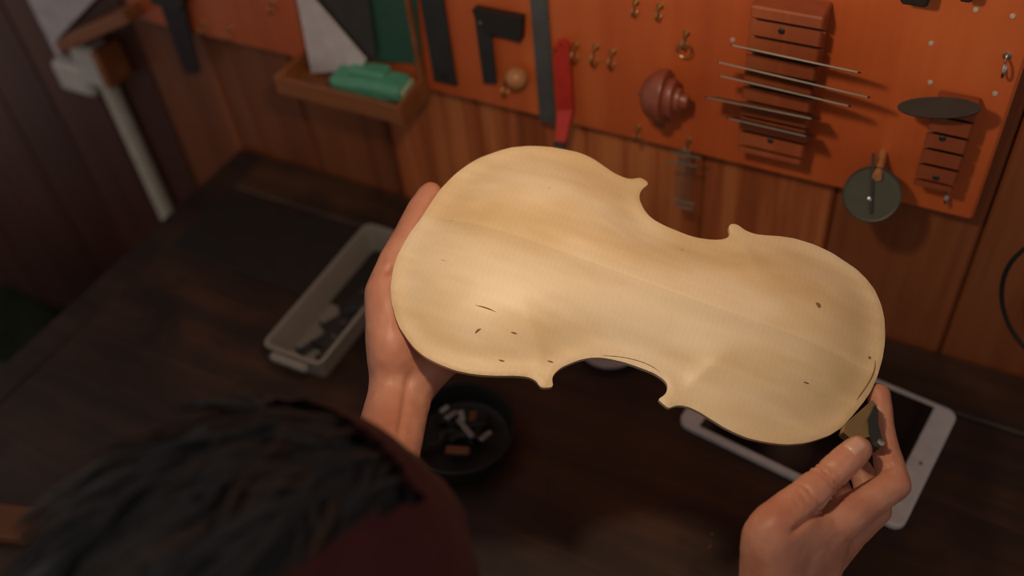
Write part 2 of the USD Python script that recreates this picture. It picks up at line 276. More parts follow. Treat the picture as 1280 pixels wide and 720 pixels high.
def make_plate():
    from scipy.sparse import lil_matrix
    from scipy.sparse.linalg import spsolve
    from scipy.ndimage import map_coordinates
    bd = smooth_closed(OUT, .0016)
    for _ in range(2): bd = .5*bd+.25*(np.roll(bd, 1, 0)+np.roll(bd, -1, 0))
    poly = Polygon(bd); pp = prep(poly)
    # arch: solve a membrane over the outline
    g = .004; xs = np.arange(-.012, .372, g); ys = np.arange(-.124, .124, g)
    inside = np.array([[pp.contains(Point(a, b)) for b in ys] for a in xs])
    idx = -np.ones(inside.shape, int); idx[inside] = np.arange(inside.sum()); N = inside.sum()
    A = lil_matrix((N, N)); rhs = np.ones(N)
    for i, j in zip(*np.nonzero(inside)):
        k = idx[i, j]; A[k, k] = 4
        for di, dj in ((1, 0), (-1, 0), (0, 1), (0, -1)):
            if inside[i+di, j+dj]: A[k, idx[i+di, j+dj]] = -1
    phi = np.zeros(inside.shape); phi[inside] = spsolve(A.tocsr(), rhs); phi = phi/phi.max()
    tree = cKDTree(smooth_closed(OUT, .0006))
    gx, gy = np.meshgrid(np.arange(-.01, .37, .0026), np.arange(-.122, .122, .0026)); q = np.c_[gx.ravel(), gy.ravel()]
    inner = poly.buffer(-.0014); pi = prep(inner); q = q[[pi.contains(Point(*a)) for a in q]]
    edge_in = smooth_closed(np.array(poly.buffer(-.0008).exterior.coords)[:-1], .0016) if poly.buffer(-.0008).geom_type == 'Polygon' else bd*.999
    P2 = np.vstack([bd, q]); nb = len(bd)
    tri = Delaunay(P2).simplices
    cen = P2[tri].mean(1); tri = tri[[pp.contains(Point(*c)) for c in cen]]
    d = tree.query(P2)[0]; d[:nb] = 0
    f = np.sqrt(np.clip(map_coordinates(phi, [(P2[:, 0]-xs[0])/g, (P2[:, 1]-ys[0])/g], order=3), 1e-6, 1))
    def arch(H): 
        h = H*np.clip(f, 0, 1)**1.0*(1-np.exp(-(d/.031)**2))
        return h
    edge = .0009*(1-np.exp(-d/.0011))-.0009                   # rounded rim
    top = arch(.0158)-.0007*np.exp(-((d-.012)/.009)**2)+edge
    top += .00022*(fbm(np.c_[P2*[60, 110], 0*d], 3, 5)-.5)*np.clip(d/.01, 0, 1)
    bot = -.0048+np.clip(d-.010, 0, 1)*0+arch(.0142)*np.clip((d-.007)/.014, 0, 1)
    n = len(P2)
    V = np.vstack([np.c_[P2, top], np.c_[P2, bot]])
    o = P2[tri]; ar = np.cross(o[:, 1]-o[:, 0], o[:, 2]-o[:, 0]); tri = np.where((ar > 0)[:, None], tri, tri[:, ::-1])
    F = [tri, tri[:, ::-1]+n]
    a = np.arange(nb); b = (a+1) % nb
    sgn = 1 if Polygon(bd).exterior.is_ccw else -1
    w = np.vstack([np.c_[a, a+n, b+n], np.c_[a, b+n, b]])
    F.append(w if sgn > 0 else w[:, ::-1])
    from scipy.interpolate import LinearNDInterpolator
    return (V, np.vstack(F)), LinearNDInterpolator(P2, top), bd
plate_mesh, PTOP, PBD = make_plate()
vb = thing('violin_plate', mat4=PM, label='unvarnished pale maple violin back held up above the bench in both hands', cat='violin back')
obj('plate', plate_mesh, M_MAPLE, vb, smooth=40)
def plate_px(u, v):                       # local plate coordinates of a picture point
    p = at(u, v, plate_depth(u, v))-PO; return np.array([p@PM[:3, 0], p@PM[:3, 1]])
def scribe(pts, r=.00035, n=30):
    p = spline([plate_px(*q) for q in pts], n); zz = PTOP(p[:, 0], p[:, 1])
    rr = r*np.minimum(1, np.minimum(np.arange(n), np.arange(n)[::-1])/6+.25)
    return tube(np.c_[p, np.nan_to_num(zz)+.00005], rr, 6)
obj('scribed_line', scribe([(1094, 450), (1093, 462), (1086, 478), (1078, 490), (1071, 500)], .0005), M_GROOVE, vb, label='dark scribed arc near the right end')
obj('scribed_line', scribe([(752, 444), (775, 446), (798, 451), (815, 458), (826, 466)], .00028), M_GROOVE, vb)
obj('scribed_line', scribe([(594, 390), (606, 393), (619, 398)], .0005, 14), M_GROOVE, vb)
obj('scribed_line', scribe([(594, 421), (597, 418), (601, 416)], .0008, 14), M_GROOVE, vb)
for q in ((642, 421), (627, 451), (688, 452), (1003, 484)):
    obj('scribed_line', scribe([(q[0]-4, q[1]-1), q, (q[0]+4, q[1]+1)], .0006, 14), M_GROOVE, vb)
def dot(u, v, r):
    a, b = plate_px(u, v); zz = float(PTOP(a, b)); return moved(lathe([(0, -.0003), (r, -.0003), (r, .0001), (0, .00015)], 14), T(a, b, zz))
obj('pin_hole', dot(1016, 390, .0022), M_GROOVE, vb, label='small dark pin hole near the upper end')
obj('pin_hole', dot(1087, 447, .0012), M_GROOVE, vb)

# ------------------------------------------------------------------ things on the bench
# tablet
tc = [on_z(u, v, BZ+.008)[:2] for u, v in ((1128, 662), (1199, 515))]
ty = (tc[1]-tc[0]); TW = np.linalg.norm(ty); ty /= TW; tx = np.array([ty[1], -ty[0]])
TL = TW*1.48
tmx = frame([*(tc[0]-tx*TL), BZ], [*tx, 0], [*ty, 0])
tb = thing('tablet', mat4=tmx, label='white tablet computer lying face up on the bench behind the right hand', cat='tablet')
outer = CrossSection([rrect(0, TL, 0, TW, .011, 8)])
obj('shell', Manifold.batch_hull([outer.extrude(.0052).translate([0, 0, .0014]), outer.offset(-.0022, m3.JoinType.Round).extrude(.0075)]), M_TABLET, tb)
obj('screen', ext(rrect(.0215, TL-.0215, .0065, TW-.0065, .0006), .0003), M_SCREEN, tb).GetPrim()
UsdGeom.Xformable(stage.GetPrimAtPath(tb.GetPath().AppendChild('screen'))).AddTranslateOp().Set(Gf.Vec3d(0, 0, .00755))
obj('camera_hole', moved(lathe([(0, 0), (.0016, 0), (.0016, .0003), (0, .0003)], 14), T(TL-.0105, TW*.5, .0075)), M_SCREEN, tb)

# open plastic box with metal bits
b0, b1, b2 = [on_z(u, v, BZ+.035)[:2] for u, v in ((331, 430), (399, 455), (432, 296))]
bx = b1-b0; BW = np.linalg.norm(bx); bx /= BW; by = np.array([-bx[1], bx[0]]); BL = .205
bm = frame([*b0, BZ], [*bx, 0], [*by, 0])
pb = thing('plastic_box', mat4=bm, label='long open translucent plastic box of metal bits on the bench', cat='box')
def tub(x0, x1, y0, y1, h, t, tap):
    o = Manifold.batch_hull([ext(rrect(x0+tap, x1-tap, y0+tap, y1-tap, .006), .0005), ext(rrect(x0, x1, y0, y1, .008), .0005).translate([0, 0, h-.0005])])
    i = Manifold.batch_hull([ext(rrect(x0+tap+t, x1-tap-t, y0+tap+t, y1-tap-t, .005), .0005).translate([0, 0, t]), ext(rrect(x0+t, x1-t, y0+t, y1-t, .007), .0005).translate([0, 0, h+.001])])
    return o-i
obj('body', tub(0, BW, 0, BL, .035, .0016, .006), M_BOX, pb)
rimo = ext(rrect(-.003, BW+.003, -.003, BL+.003, .010), .0025); rimi = ext(rrect(.0012, BW-.0012, .0012, BL-.0012, .007), .01).translate([0, 0, -.003])
obj('rim', (rimo-rimi).translate([0, 0, .0335]), M_BOX, pb)
obj('end_lip', rbox(.012, BW-.012, -.012, -.0025, .024, .0345, .003), M_BOX, pb)
def in_box(x, y, z): return (bm @ np.array([x, y, z, 1]))[:3]
bits = [(.030, .045, 68, .050), (.042, .062, 80, .055), (.052, .040, 100, .045), (.036, .085, 62, .050), (.058, .085, 75, .048), (.047, .105, 40, .042), (.034, .120, 85, .036), (.060, .118, 60, .040)]
for k, (x, y, a, l) in enumerate(bits):
    ca, sa = math.cos(math.radians(a)), math.sin(math.radians(a))
    o = in_box(x, y, .0035+.0042*(k % 3)); dx = bm[:3, :3] @ np.array([ca, sa, 0]); dy = bm[:3, :3] @ np.array([-sa, ca, 0])
    Mk = frame(o, dx, dy)
    t = thing('metal_clip', mat4=Mk, label='dark bent steel clip jumbled in the translucent plastic box', cat='metal clip', group='steel clips in the plastic box')
    w = .006+.002*(k % 2)
    obj('blade', rbox(-l/2, l/2, -w, w, 0, .0016, .0005) + rbox(-l/2, -l/2+.002, -w, w, 0, .008, .0004), M_DARKSTEEL, t)
    obj('rivet', moved(lathe([(0, 0), (.0028, 0), (.0022, .0015), (0, .0018)], 12), T(l*.28, 0, .0016)), M_STEEL, t)
th = np.linspace(0, 2*math.pi, 25)
o = in_box(.062, .150, .006)
obj('metal_ring', tube(np.c_[o[0]+.011*np.cos(th), o[1]+.011*np.sin(th), o[2]+0*th], .0022, 8, False), M_DARKSTEEL, label='small steel ring at the far end inside the plastic box', cat='ring')

# black dish with odds and ends
bc = on_z(577, 543, BZ+.015); 
ds = thing('black_dish', loc=(bc[0], bc[1], BZ), label='round black rubber dish of odds and ends on the bench beside the left wrist', cat='dish')
obj('bowl', lathe([(0, 0), (.043, 0), (.0505, .004), (.055, .024), (.0555, .028), (.0535, .029), (.0515, .025), (.047, .007), (.041, .004), (0, .004)], 56), M_BOWL, ds)
items = [('wood_chip', M_CHIP, 'brown wood chip lying in the near part of the black dish', .006, -.018, .024, .009, 20), ('wood_chip', M_CHIP, 'brown wood chip at the far side of the black dish', .000, .024, .013, .008, -70)]
for nm, mt, lb, x, y, l, w, a in items:
    v = rbox(-l/2, l/2, -w/2, w/2, 0, .004, .001)
    obj(nm, moved(v, T(bc[0]+x, bc[1]+y, BZ+.013) @ rotm(a, [0, 0, 1]) @ rotm(12, [1, 0, 0])), mt, label=lb, cat='wood chip')
for k in range(9):
    a = rng.uniform(0, 6.28); rr = rng.uniform(.004, .03); l = rng.uniform(.018, .034)
    pth = spline([(-l/2, 0, 0), (-l/6, .003, .002), (l/6, -.003, .002), (l/2, 0, 0)], 8)
    v = moved(tube(pth, .003+.0015*(k % 2), 6), T(bc[0]+rr*math.cos(a), bc[1]+rr*math.sin(a), BZ+.009+.0035*(k % 3)) @ rotm(rng.uniform(0, 180), [0, 0, 1]))
    obj('rubber_offcut', v, M_BOWL, label='black rubber offcut lying among the bits in the black dish', cat='offcut', group='rubber offcuts in the black dish')
for k, (x, y, a, l) in enumerate(((-.018, .012, 75, .015), (.003, .004, -32, .034), (.026, .004, 80, .016), (-.028, .016, 60, .010), (-.008, .016, -50, .012))):
    v = moved(rbox(-l/2, l/2, -.0028, .0028, 0, .0025, .0006), T(bc[0]+x, bc[1]+y, BZ+.021) @ rotm(a, [0, 0, 1]) @ rotm(14*(-1)**k, [0, 1, 0]))
    obj('glass_splinter', v, M_CLEARBIT, label='glinting grey splinter on top of the bits in the black dish', cat='splinter', group='grey splinters in the black dish')

# white cup seen under the waist of the plate
cc = on_z(757, 447, BZ+.0)
obj('white_saucer', moved(lathe([(0, 0), (.020, 0), (.022, .003), (.034, .009), (.0345, .011), (.030, .0095), (.018, .005), (0, .0045)], 48), T(cc[0], cc[1]+.012, BZ)), M_CERAMIC,
    label='small white saucer on the bench glimpsed below the waist of the violin back', cat='saucer')
# little things on the bench
def flake(u, v, l, w, a, nm, mt, lb, ct, gp=None, hgt=.0012):
    c = on_z(u, v, BZ); obj(nm, moved(rbox(-l/2, l/2, -w/2, w/2, 0, hgt, .0004), T(c[0], c[1], BZ+.0002) @ rotm(a, [0, 0, 1])), mt, label=lb, cat=ct, group=gp)
for k, (u, v) in enumerate(((862, 580), (890, 668), (887, 684), (928, 622), (820, 560))):
    flake(u, v, .0022+.001*(k % 3), .0012, 37*k, 'wood_crumb', M_CHIP, 'tiny pale wood crumb on the dark bench left of the right hand', 'wood crumb', 'wood crumbs on the bench')
c = on_z(16, 660, BZ)
obj('wood_offcut', moved(rbox(-.055, .03, -.018, .018, 0, .016, .003), T(c[0], c[1], BZ+.0003) @ rotm(18, [0, 0, 1])), M_CHIP, label='orange brown wood offcut on the bench at the bottom left corner', cat='offcut')

# ------------------------------------------------------------------ things on the wall
def slab_y(px, y, th, mt, name, parent=None, b=None, **t):       # a flat plate parallel to the wall, cut to the outline
    pts = np.array([on_y(u, v, y)[[0, 2]] for u, v in px])
    e = ext(pts, th)                                              # (x, z) polygon, extruded
    v, f, _ = usdkit.meshkit.arrays(e); v = np.c_[v[:, 0], y+v[:, 2], v[:, 1]]
    return obj(name, (v, f[:, ::-1]), mt, parent, **t)
def box_y(x0, x1, z0, z1, y0, y1, b=.001): return rbox(x0, x1, y0, y1, z0, z1, b)
def hook_mesh(p, s=.008, open_a=250, flip=1):
    # screw-in cup hook: straight shank out of the panel, then a J curve
    y = p[1]; sh = [(p[0], PY+.004, p[2]), (p[0], y-.006, p[2])]
    a = np.radians(np.linspace(90, 90-open_a, 16)); c = np.array([p[0], y-.006, p[2]-s])
    arc = np.c_[c[0]+0*a+flip*np.linspace(0, .002, 16), c[1]-s*np.cos(a), c[2]+s*np.sin(a)]
    return cat_(tube(np.vstack([sh, arc[1:]]), .0011, 7), moved(lathe([(0, 0), (.0035, 0), (.0028, .0012), (0, .0015)], 14), T(p[0], PY, p[2]) @ rotm(90, [1, 0, 0])))
def hook(u, v, lb, s=.007, gp=None, mt=None):
    p = on_y(u, v, PY); p[1] = PY
    obj('cup_hook', hook_mesh(p, s), mt or M_BRASS, label=lb, cat='hook', group=gp)
def screw(u, v, lb, y=PY):
    p = on_y(u, v, y); obj('screw', moved(lathe([(0, -.002), (.0022, 0), (.0018, .0009), (0, .0012)], 12), T(p[0], y, p[2]) @ rotm(90, [1, 0, 0])), M_ZINC, label=lb, cat='screw')

# try square, steel rules, red scraper
t = thing('steel_straightedge', label='dark steel straightedge with a round hole hanging left of the try square', cat='straightedge')
a0, a1 = on_y(529, 0, PY-.003), on_y(568, 101, PY-.003)
bar = box_y(a0[0]-.003, a0[0]+.0255, 1.012, 1.30, PY-.0045, PY-.001, .0006) - Manifold.cylinder(.02, .0035, .0035, 20).rotate([90, 0, 0]).translate([a0[0]+.011, PY+.005, 1.024])
obj('blade', bar, M_DARKSTEEL, t); obj('nail', moved(lathe([(0, -.006), (.0026, -.006), (.0026, .006), (0, .0065)], 12), T(a0[0]+.011, PY-.0005, 1.0245) @ rotm(90, [1, 0, 0])), M_DARKSTEEL, t)
t = thing('try_square', label='small black try square hanging on the tool panel beside the straightedge', cat='try square')
slab_y([(590, 12), (651, 24), (650, 53), (611, 43), (606, 41), (590, 14)], PY-.012, .010, M_BLACK, 'stock', t)
slab_y([(592, 14), (611, 19), (620, 105), (604, 104)], PY-.0085, .003, M_DARKSTEEL, 'blade', t)
p = on_y(600, 29, PY-.012); obj('rivet', moved(lathe([(0, 0), (.002, 0), (.0015, .0009), (0, .001)], 10), T(p[0], p[1], p[2]) @ rotm(90, [1, 0, 0])), M_BRASS, t)
t = thing('steel_rule', label='long grey steel rule hanging beside the red tool', cat='rule')
p = on_y(690, 149, PY-.004)
obj('blade', box_y(-.4135, -.3945, .9925, 1.34, PY-.0035, PY-.0015, .0004), M_RULER, t)
for k in range(28): obj('graduation', box_y(-.3945-.0042-(.003 if k % 5 == 0 else 0), -.3948, 1.0+k*.0055, 1.0+k*.0055+.0006, PY-.0038, PY-.00345, .0001), M_BLACK, t, smooth=False)
t = thing('red_lever_tool', label='red painted flat steel tool with a cranked end hanging beside the rule', cat='hand tool')
pts = [(692, 57), (696, 52), (702, 50), (708, 52), (711, 57), (713, 90), (715.5, 138), (696.5, 138), (693, 95)]
poly = np.array([on_y(u, v, PY-.012)[[0, 2]] for u, v in pts]); hc = on_y(701.5, 58, PY-.012)
e = ext(poly, .004) - Manifold.cylinder(.02, .0028, .0028, 16).translate([hc[0], hc[2], -.01])
v, f, _ = usdkit.meshkit.arrays(e); obj('arm', (np.c_[v[:, 0], PY-.012+v[:, 2], v[:, 1]], f[:, ::-1]), M_RED, t)
q0, q1 = on_y(696.5, 138, PY-.012), on_y(715.5, 138, PY-.012); r0, r1 = on_y(693.5, 176, PY-.03), on_y(706, 178, PY-.03)
obj('cranked_end', Manifold.hull_points(np.vstack([np.array([q0, q1, r0, r1]), np.array([q0, q1, r0, r1])+[0, .004, 0]])), M_RED, t)
s0, s1 = on_y(691, 183, PY-.034), on_y(705, 185, PY-.034)
obj('black_tip', Manifold.hull_points(np.vstack([np.array([r0, r1, s0, s1])+[0, -.0003, 0], np.array([r0, r1, s0, s1])+[0, .0045, 0]])), M_BLACK, t)
p = on_y(703, 54, PY); obj('hanging_nail', tube([(p[0]-.001, PY+.003, p[2]), (p[0]-.001, PY-.02, p[2]+.002)], .0014, 8), M_BRASS, t)
# wooden ball
p = on_y(646, 97, PY-.011); obj('wooden_ball', moved(lathe([(.0115*math.sin(a), -.0115*math.cos(a)) for a in np.linspace(0, math.pi, 17)], 28), T(p[0], PY-.0118, p[2])), M_BALL, label='round wooden ball on the panel below the try square', cat='ball')
hook(633, 103, 'brass hook in front of the wooden ball', .006)
hook(720, 57, 'leftmost of three brass cup hooks right of the red tool'); hook(745, 59, 'middle one of three brass cup hooks right of the red tool', .008); hook(766, 65, 'rightmost of three brass cup hooks right of the red tool')
hook(795, 3, 'left of two brass hooks near the top edge above the scroll', .005); hook(825, 8, 'right of two brass hooks near the top edge above the scroll', .005)
t = thing('ring_hook', label='bright brass hook with a ring above right of the carved scroll', cat='hook'); p = on_y(858, 42, PY)
obj('hook', hook_mesh(np.array([p[0], PY, p[2]]), .006), M_BRASS, t)
th = np.linspace(0, 2*math.pi, 25); obj('ring', tube(np.c_[p[0]+.007*np.cos(th)+.002, PY-.010+0*th, p[2]-.011+.007*np.sin(th)], .0008, 7, False), M_BRASS, t)
hook(798, 160, 'bright brass hook at the panel edge under the carved scroll', .005)
hook(1259, 70, 'brass hook at the far right edge of the tool panel', .007, mt=M_STEEL)
hook(1185, 236, 'steel hook under the smaller rack on the right', .005, mt=M_STEEL)
hook(255, 30, 'left of two small brass hooks on the dark left end of the panel', .005); hook(288, 36, 'right of two small brass hooks on the dark left end of the panel', .006); hook(341, 3, 'small brass hook near the top left of the paper tray', .005)
for u, v, lb in ((916, 50, 'small screw head left of the large scraper rack'), (1164, 54, 'upper of two screws above the oval scraper'), (1163, 103, 'screw just above the oval scraper'), (1220, 12, 'screw near the top edge right of the large rack'), (1266, 20, 'screw in the top right corner of the panel'), (1244, 117, 'screw right of the oval scraper')): screw(u, v, lb)

# carved scroll
p = on_y(832, 117, PY-.02); sc = thing('violin_scroll', loc=(p[0], PY-.026, p[2]), label='carved red brown violin scroll hanging on the tool panel', cat='scroll')
prof = [(-.0245, .0), (-.0240, .0028), (-.0215, .0035), (-.0205, .0075), (-.0185, .0118), (-.0155, .0155), (-.0115, .0186), (-.0070, .0207), (-.003, .0216), (.0008, .0220), (.0026, .0216), (.0034, .0205), (.0038, .0170), (.0047, .0158), (.008, .0162), (.0105, .0158), (.0118, .0148), (.0121, .0108), (.013, .0098), (.016, .0098), (.0174, .0090), (.0177, .0064), (.0225, .0060), (.0243, .0050), (.0248, 0.0)]
pr_ = np.array(prof); nseg = 72; VV = []
for k in range(nseg):
    th_ = 2*math.pi*k/nseg; w_ = (th_/(2*math.pi)-.5)*.0028
    xx = pr_[:, 0]+w_*np.clip((pr_[:, 0]+.002)/.006, 0, 1)*np.clip((.0215-pr_[:, 0])/.004, 0, 1); rr = pr_[:, 1]*(1-.10*np.clip(-(pr_[:, 0]+.001)/.006, 0, 1)*(.5+.5*np.cos(pr_[:, 0]*1700+th_)))
    VV.append(np.c_[xx, rr*math.cos(th_-1.0), rr*1.24*math.sin(th_-1.0)])
VV = np.vstack(VV); npf = len(prof); FF = []
for k in range(nseg):
    for j in range(npf-1):
        q0, q1 = k*npf+j, ((k+1) % nseg)*npf+j; FF += [(q0, q0+1, q1+1), (q0, q1+1, q1)]
sm_ = trimesh.Trimesh(VV, FF, process=False); sm_.fix_normals()
eyeface = sm_.triangles_center[:, 0] > .0172
obj('volute', (VV, sm_.faces[~eyeface]), M_SCROLL, sc, smooth=30)
obj('eye', (VV, sm_.faces[eyeface]), M_SCROLL, sc, smooth=30)
obj('pegbox', rbox(-.008, .006, -.006, .018, -.034, -.015, .004), M_SCROLL, sc)
obj('hanger', tube([(0, .02, .004), (0, .029, .006)], .0015, 7), M_STEEL, sc)

# racks with slanting slots for scrapers
def rack(name, px, yf, n, mt, lb, slot_tilt=33):
    c = np.array([on_y(u, v, yf)[[0, 2]] for u, v in px]); x0, x1 = c[[0, 3], 0].mean(), c[[1, 2], 0].mean(); z1, z0 = c[[0, 1], 1].mean(), c[[2, 3], 1].mean()
    t = thing(name, label=lb, cat='scraper rack')
    body = rbox(x0, x1, yf, PY-.0005, z0, z1, .0015)
    hs = [z1-(z1-z0)*(k+.6)/(n+.2) for k in range(n)]
    for h in hs:
        body = body - Manifold.cube([.2, .05, .0022], True).rotate([-slot_tilt, 0, 0]).translate([(x0+x1)/2, yf-.002, h])
    obj('block', body, mt, t, smooth=20)
    return t, x0, x1, z0, z1, hs
t, hx0, hx1, hz0, hz1, hs = rack('scraper_rack', [(938, 10), (1030, 20), (1000, 207), (920, 190)], PY-.028, 9, M_BLOCK, 'tall slotted wooden rack screwed to the panel holding five scrapers')
for u, v in ((977, 39), (963, 176)):
    p = on_y(u, v, PY-.028); obj('screw', moved(lathe([(0, -.001), (.003, 0), (.002, .001), (0, .001)], 12), T(p[0], PY-.0282, p[2]) @ rotm(90, [1, 0, 0])), M_BLACK, t)
scr = [((912, 57), (1075, 92), 'topmost of the five scrapers in the tall rack', 1), ((895, 78), (1087, 123), 'second and longest scraper from the top in the tall rack', 1), ((897, 95), (1063, 134), 'third scraper from the top in the tall rack', 1),
       ((880, 122), (1017, 150), 'fourth scraper from the top in the tall rack', 0), ((907, 148), (1010, 172), 'lowest of the five scrapers in the tall rack', 0)]
def scraper(a, b, yf, deep, tilt, mt, lb, oval, th=.0013):
    p, q = on_y(*a, yf), on_y(*b, yf); Lh = np.linalg.norm(q-p); zc = (p+q)/2
    if oval: pts = [(-Lh/2+.002, 0), (Lh/2-.002, 0)] + [(Lh/2*math.cos(k), .004+(deep-.004)*math.sin(k)) for k in np.linspace(0, math.pi, 20)]
    else: pts = rrect(-Lh/2, Lh/2, 0, deep, .003)
    e = ext(np.array(pts), th); xd = (q-p)/Lh
    yd = np.array([0, math.cos(math.radians(tilt)), -math.sin(math.radians(tilt))])
    return obj('scraper', moved(e, frame(zc, xd, yd)), mt, label=lb, cat='scraper', smooth=30)
for a, b, lb, ov in scr: scraper(a, b, PY-.055, .046, 34, M_SCRAPER, lb, ov)
t, ix0, ix1, iz0, iz1, hs2 = rack('small_scraper_rack', [(1163, 137), (1221, 131), (1193, 243), (1143, 233)], PY-.022, 5, M_BLOCK, 'small slotted wooden rack on the right holding one oval scraper')
for u, v in ((1178, 173), (1170, 222)):
    p = on_y(u, v, PY-.022); obj('screw', moved(lathe([(0, -.001), (.003, 0), (.002, .001), (0, .001)], 12), T(p[0], PY-.0222, p[2]) @ rotm(90, [1, 0, 0])), M_BLACK, t)
p, q = on_y(1122, 134, PY-.03), on_y(1226, 137, PY-.03); Lh = np.linalg.norm(q-p)
pts = [(Lh/2*math.cos(k), .0098*math.sin(k)*(1.0 if math.sin(k) > 0 else 1.0)) for k in np.linspace(0, 2*math.pi, 40, endpoint=False)]
obj('scraper', moved(ext(np.array(pts), .0014), frame((p+q)/2, q-p, [0, .90, .42])), M_OVAL, label='oval grey scraper in the top slot of the small rack', cat='scraper')

# dial gauge
p = on_y(1090, 243, PY-.035); nrm = CAM-p; nrm /= np.linalg.norm(nrm); nrm = nrm*.8+np.array([0, -1, 0])*.2
xd = np.cross([0, 0, 1], -nrm); Md = frame(p, np.cross([0, 0, 1], nrm), np.cross(nrm, np.cross([0, 0, 1], nrm)))
dg = thing('thickness_gauge', mat4=Md, label='round dark metal gauge disc with a black bar hanging from a wooden peg', cat='gauge')
obj('disc', lathe([(0, -.004), (.0225, -.004), (.0245, -.003), (.0245, .002), (.0235, .0028), (.0222, .0022), (0, .0022)], 56), M_DISC, dg)
obj('bar', moved(rbox(-.0013, .0013, -.016, .036, .003, .0055, .0004), rotm(11, [0, 0, 1])), M_BLACK, dg)
obj('centre_pin', moved(lathe([(0, 0), (.0024, 0), (.0018, .003), (0, .0035)], 14), T(-.001, -.004, .003)), M_STEEL, dg)
a, b = on_y(1104, 190, PY), on_y(1096, 222, PY-.032); obj('peg', tube([a, b], [.0036, .0042], 14), M_BALL, label='short wooden peg that carries the round gauge', cat='peg')

# hanging wire tool
p = on_y(861, 176, PY); hk = np.array([p[0], PY, p[2]])
obj('cup_hook', hook_mesh(hk, .006), M_BRASS, label='brass hook carrying the wire clamp right of the scroll', cat='hook')
w = thing('wire_clamp', label='thin grey wire clamp hanging under the panel from a brass hook', cat='wire clamp')
top = hk+[0, -.012, -.012]; low = on_y(852, 258, PY-.012)
for k in range(4):
    o = np.array([(k-1.5)*.0045, 0, 0]); obj('wire', tube(spline([top+o*.6, (top+low)/2+o, low+o*.8], 12), .0009, 6), M_WIRE, w)
for u0, v0, u1, v1 in ((838, 190, 876, 198), (834, 202, 872, 208), (845, 258, 866, 262), (842, 250, 868, 256)): obj('cross_wire', tube([on_y(u0, v0, PY-.013), on_y(u1, v1, PY-.013)], .001, 6), M_WIRE, w)
th = np.linspace(0, 2*math.pi, 21); obj('loop', tube(np.c_[top[0]+.005*np.cos(th), top[1]+0*th, top[2]+.003+.006*np.sin(th)], .0009, 6, False), M_WIRE, w)

# things whose lower ends reach into the picture at the top edge
for u0, u1, vb_, lb in ((1124, 1159, 8, 'wider dark wooden block whose lower end shows at the top edge'), (1197, 1214, 5, 'narrow dark wooden block whose lower end shows at the top edge')):
    a, b = on_y(u0, vb_-2, PY-.02), on_y(u1, vb_+1, PY-.02); obj('hanging_block', rbox(a[0], b[0], PY-.02, PY-.001, a[2], a[2]+.09, .002), M_MAT, label=lb, cat='block')

# paper tray
tr = thing('paper_tray', label='shallow wooden tray shelf fixed to the tool panel holding papers', cat='tray')
tx0, tx1, ty0, ty1, tz = -.716, -.5565, .680, PY-.0006, .9885
obj('floor_board', rbox(tx0, tx1, ty0, ty1, tz, tz+.004, .0008), M_TRAY, tr); obj('front_rail', rbox(tx0, tx1, ty0-.006, ty0, tz-.001, tz+.022, .001), M_TRAY, tr)
obj('side_board', rbox(tx0-.0055, tx0, ty0-.006, ty1, tz-.001, tz+.022, .001), M_TRAY, tr)
sidep = np.array([(ty0-.006, tz-.001), (ty1, tz-.001), (ty1, 1.30), (ty1-.009, 1.30), (ty1-.0095, tz+.026), (ty0-.006, tz+.022)])
sidep = sidep[::-1] if False else sidep; e = ext(sidep, .0055); v, f, _ = usdkit.meshkit.arrays(e); obj('side_board', (np.c_[tx1+v[:, 2], v[:, 0], v[:, 1]], f), M_TRAY, tr)
gb = thing('green_bundle', label='turquoise green paper wrapped bundle lying in the wooden tray', cat='bundle')
ga = on_y(409, 108, .693); v = tm(rbox(0, .092, 0, .036, 0, .024, .006).refine_to_length(.004)); vv = np.array(v.vertices)
vv = vv+(fbm(vv*70, 3, 2)[:, None]-.5)*[.003, .003, .005]
Mg = T(-.655, .6845, tz+.0052) @ rotm(6, [0, 0, 1])
obj('wrapper', moved((vv, v.faces), Mg), M_GREEN, gb)
obj('end_paper', moved(rbox(.0905, .094, .004, .032, .005, .019, .002), Mg), M_GREENEND, gb, label='pale cream end of the bundle')
obj('fold', moved(rbox(.020, .066, .014, .037, .022, .029, .003), Mg), M_GREEN, gb)
# papers standing in it
def standing(px, y0, y1, th, mt, name, **t):
    # a sheet leaning back: picture outline laid on a plane from y0 (bottom) to y1 (top)
    pts = []; vs = [q[1] for q in px]
    zb, zt = tz+.0045, 1.25
    nrm = np.array([0, -(zt-zb), (y1-y0)]); nrm /= np.linalg.norm(nrm); P0 = np.array([0, y0, zb])
    W3 = np.array([CAM+ray(u, v)*(((P0-CAM)@nrm)/(ray(u, v)@nrm)) for u, v in px])
    n = len(px); V = np.vstack([W3, W3-nrm*th]); Mx = Manifold.hull_points(V); return obj(name, Mx, mt, **t)
standing([(367, -22), (372, -22), (456, 76), (451, 87), (389, 92)], .712, .722, .004, M_PAPER, 'white_papers', label='white paper sheets standing in the wooden tray', cat='papers')
standing([(340, -60), (452, -60), (458, 0), (470, 72), (455, 76)], .719, .7285, .0025, M_FOLDER, 'dark_folder', label='dark folder leaning in the tray behind the white papers', cat='folder')
standing([(440, -60), (515, -60), (527, 68), (520, 80), (470, 76), (462, 60)], .725, .7315, .0015, M_GREENCARD, 'green_card', label='dark green card standing at the back right of the tray', cat='card')
p = on_y(383, 99, .69); obj('small_peg', moved(tube(spline([(-.008, 0, .002), (0, .001, .003), (.008, 0, .002)], 8), .002, 8), T(p[0], .695, tz+.0045)), M_DARKSTEEL, label='small dark peg in the left end of the tray', cat='peg')

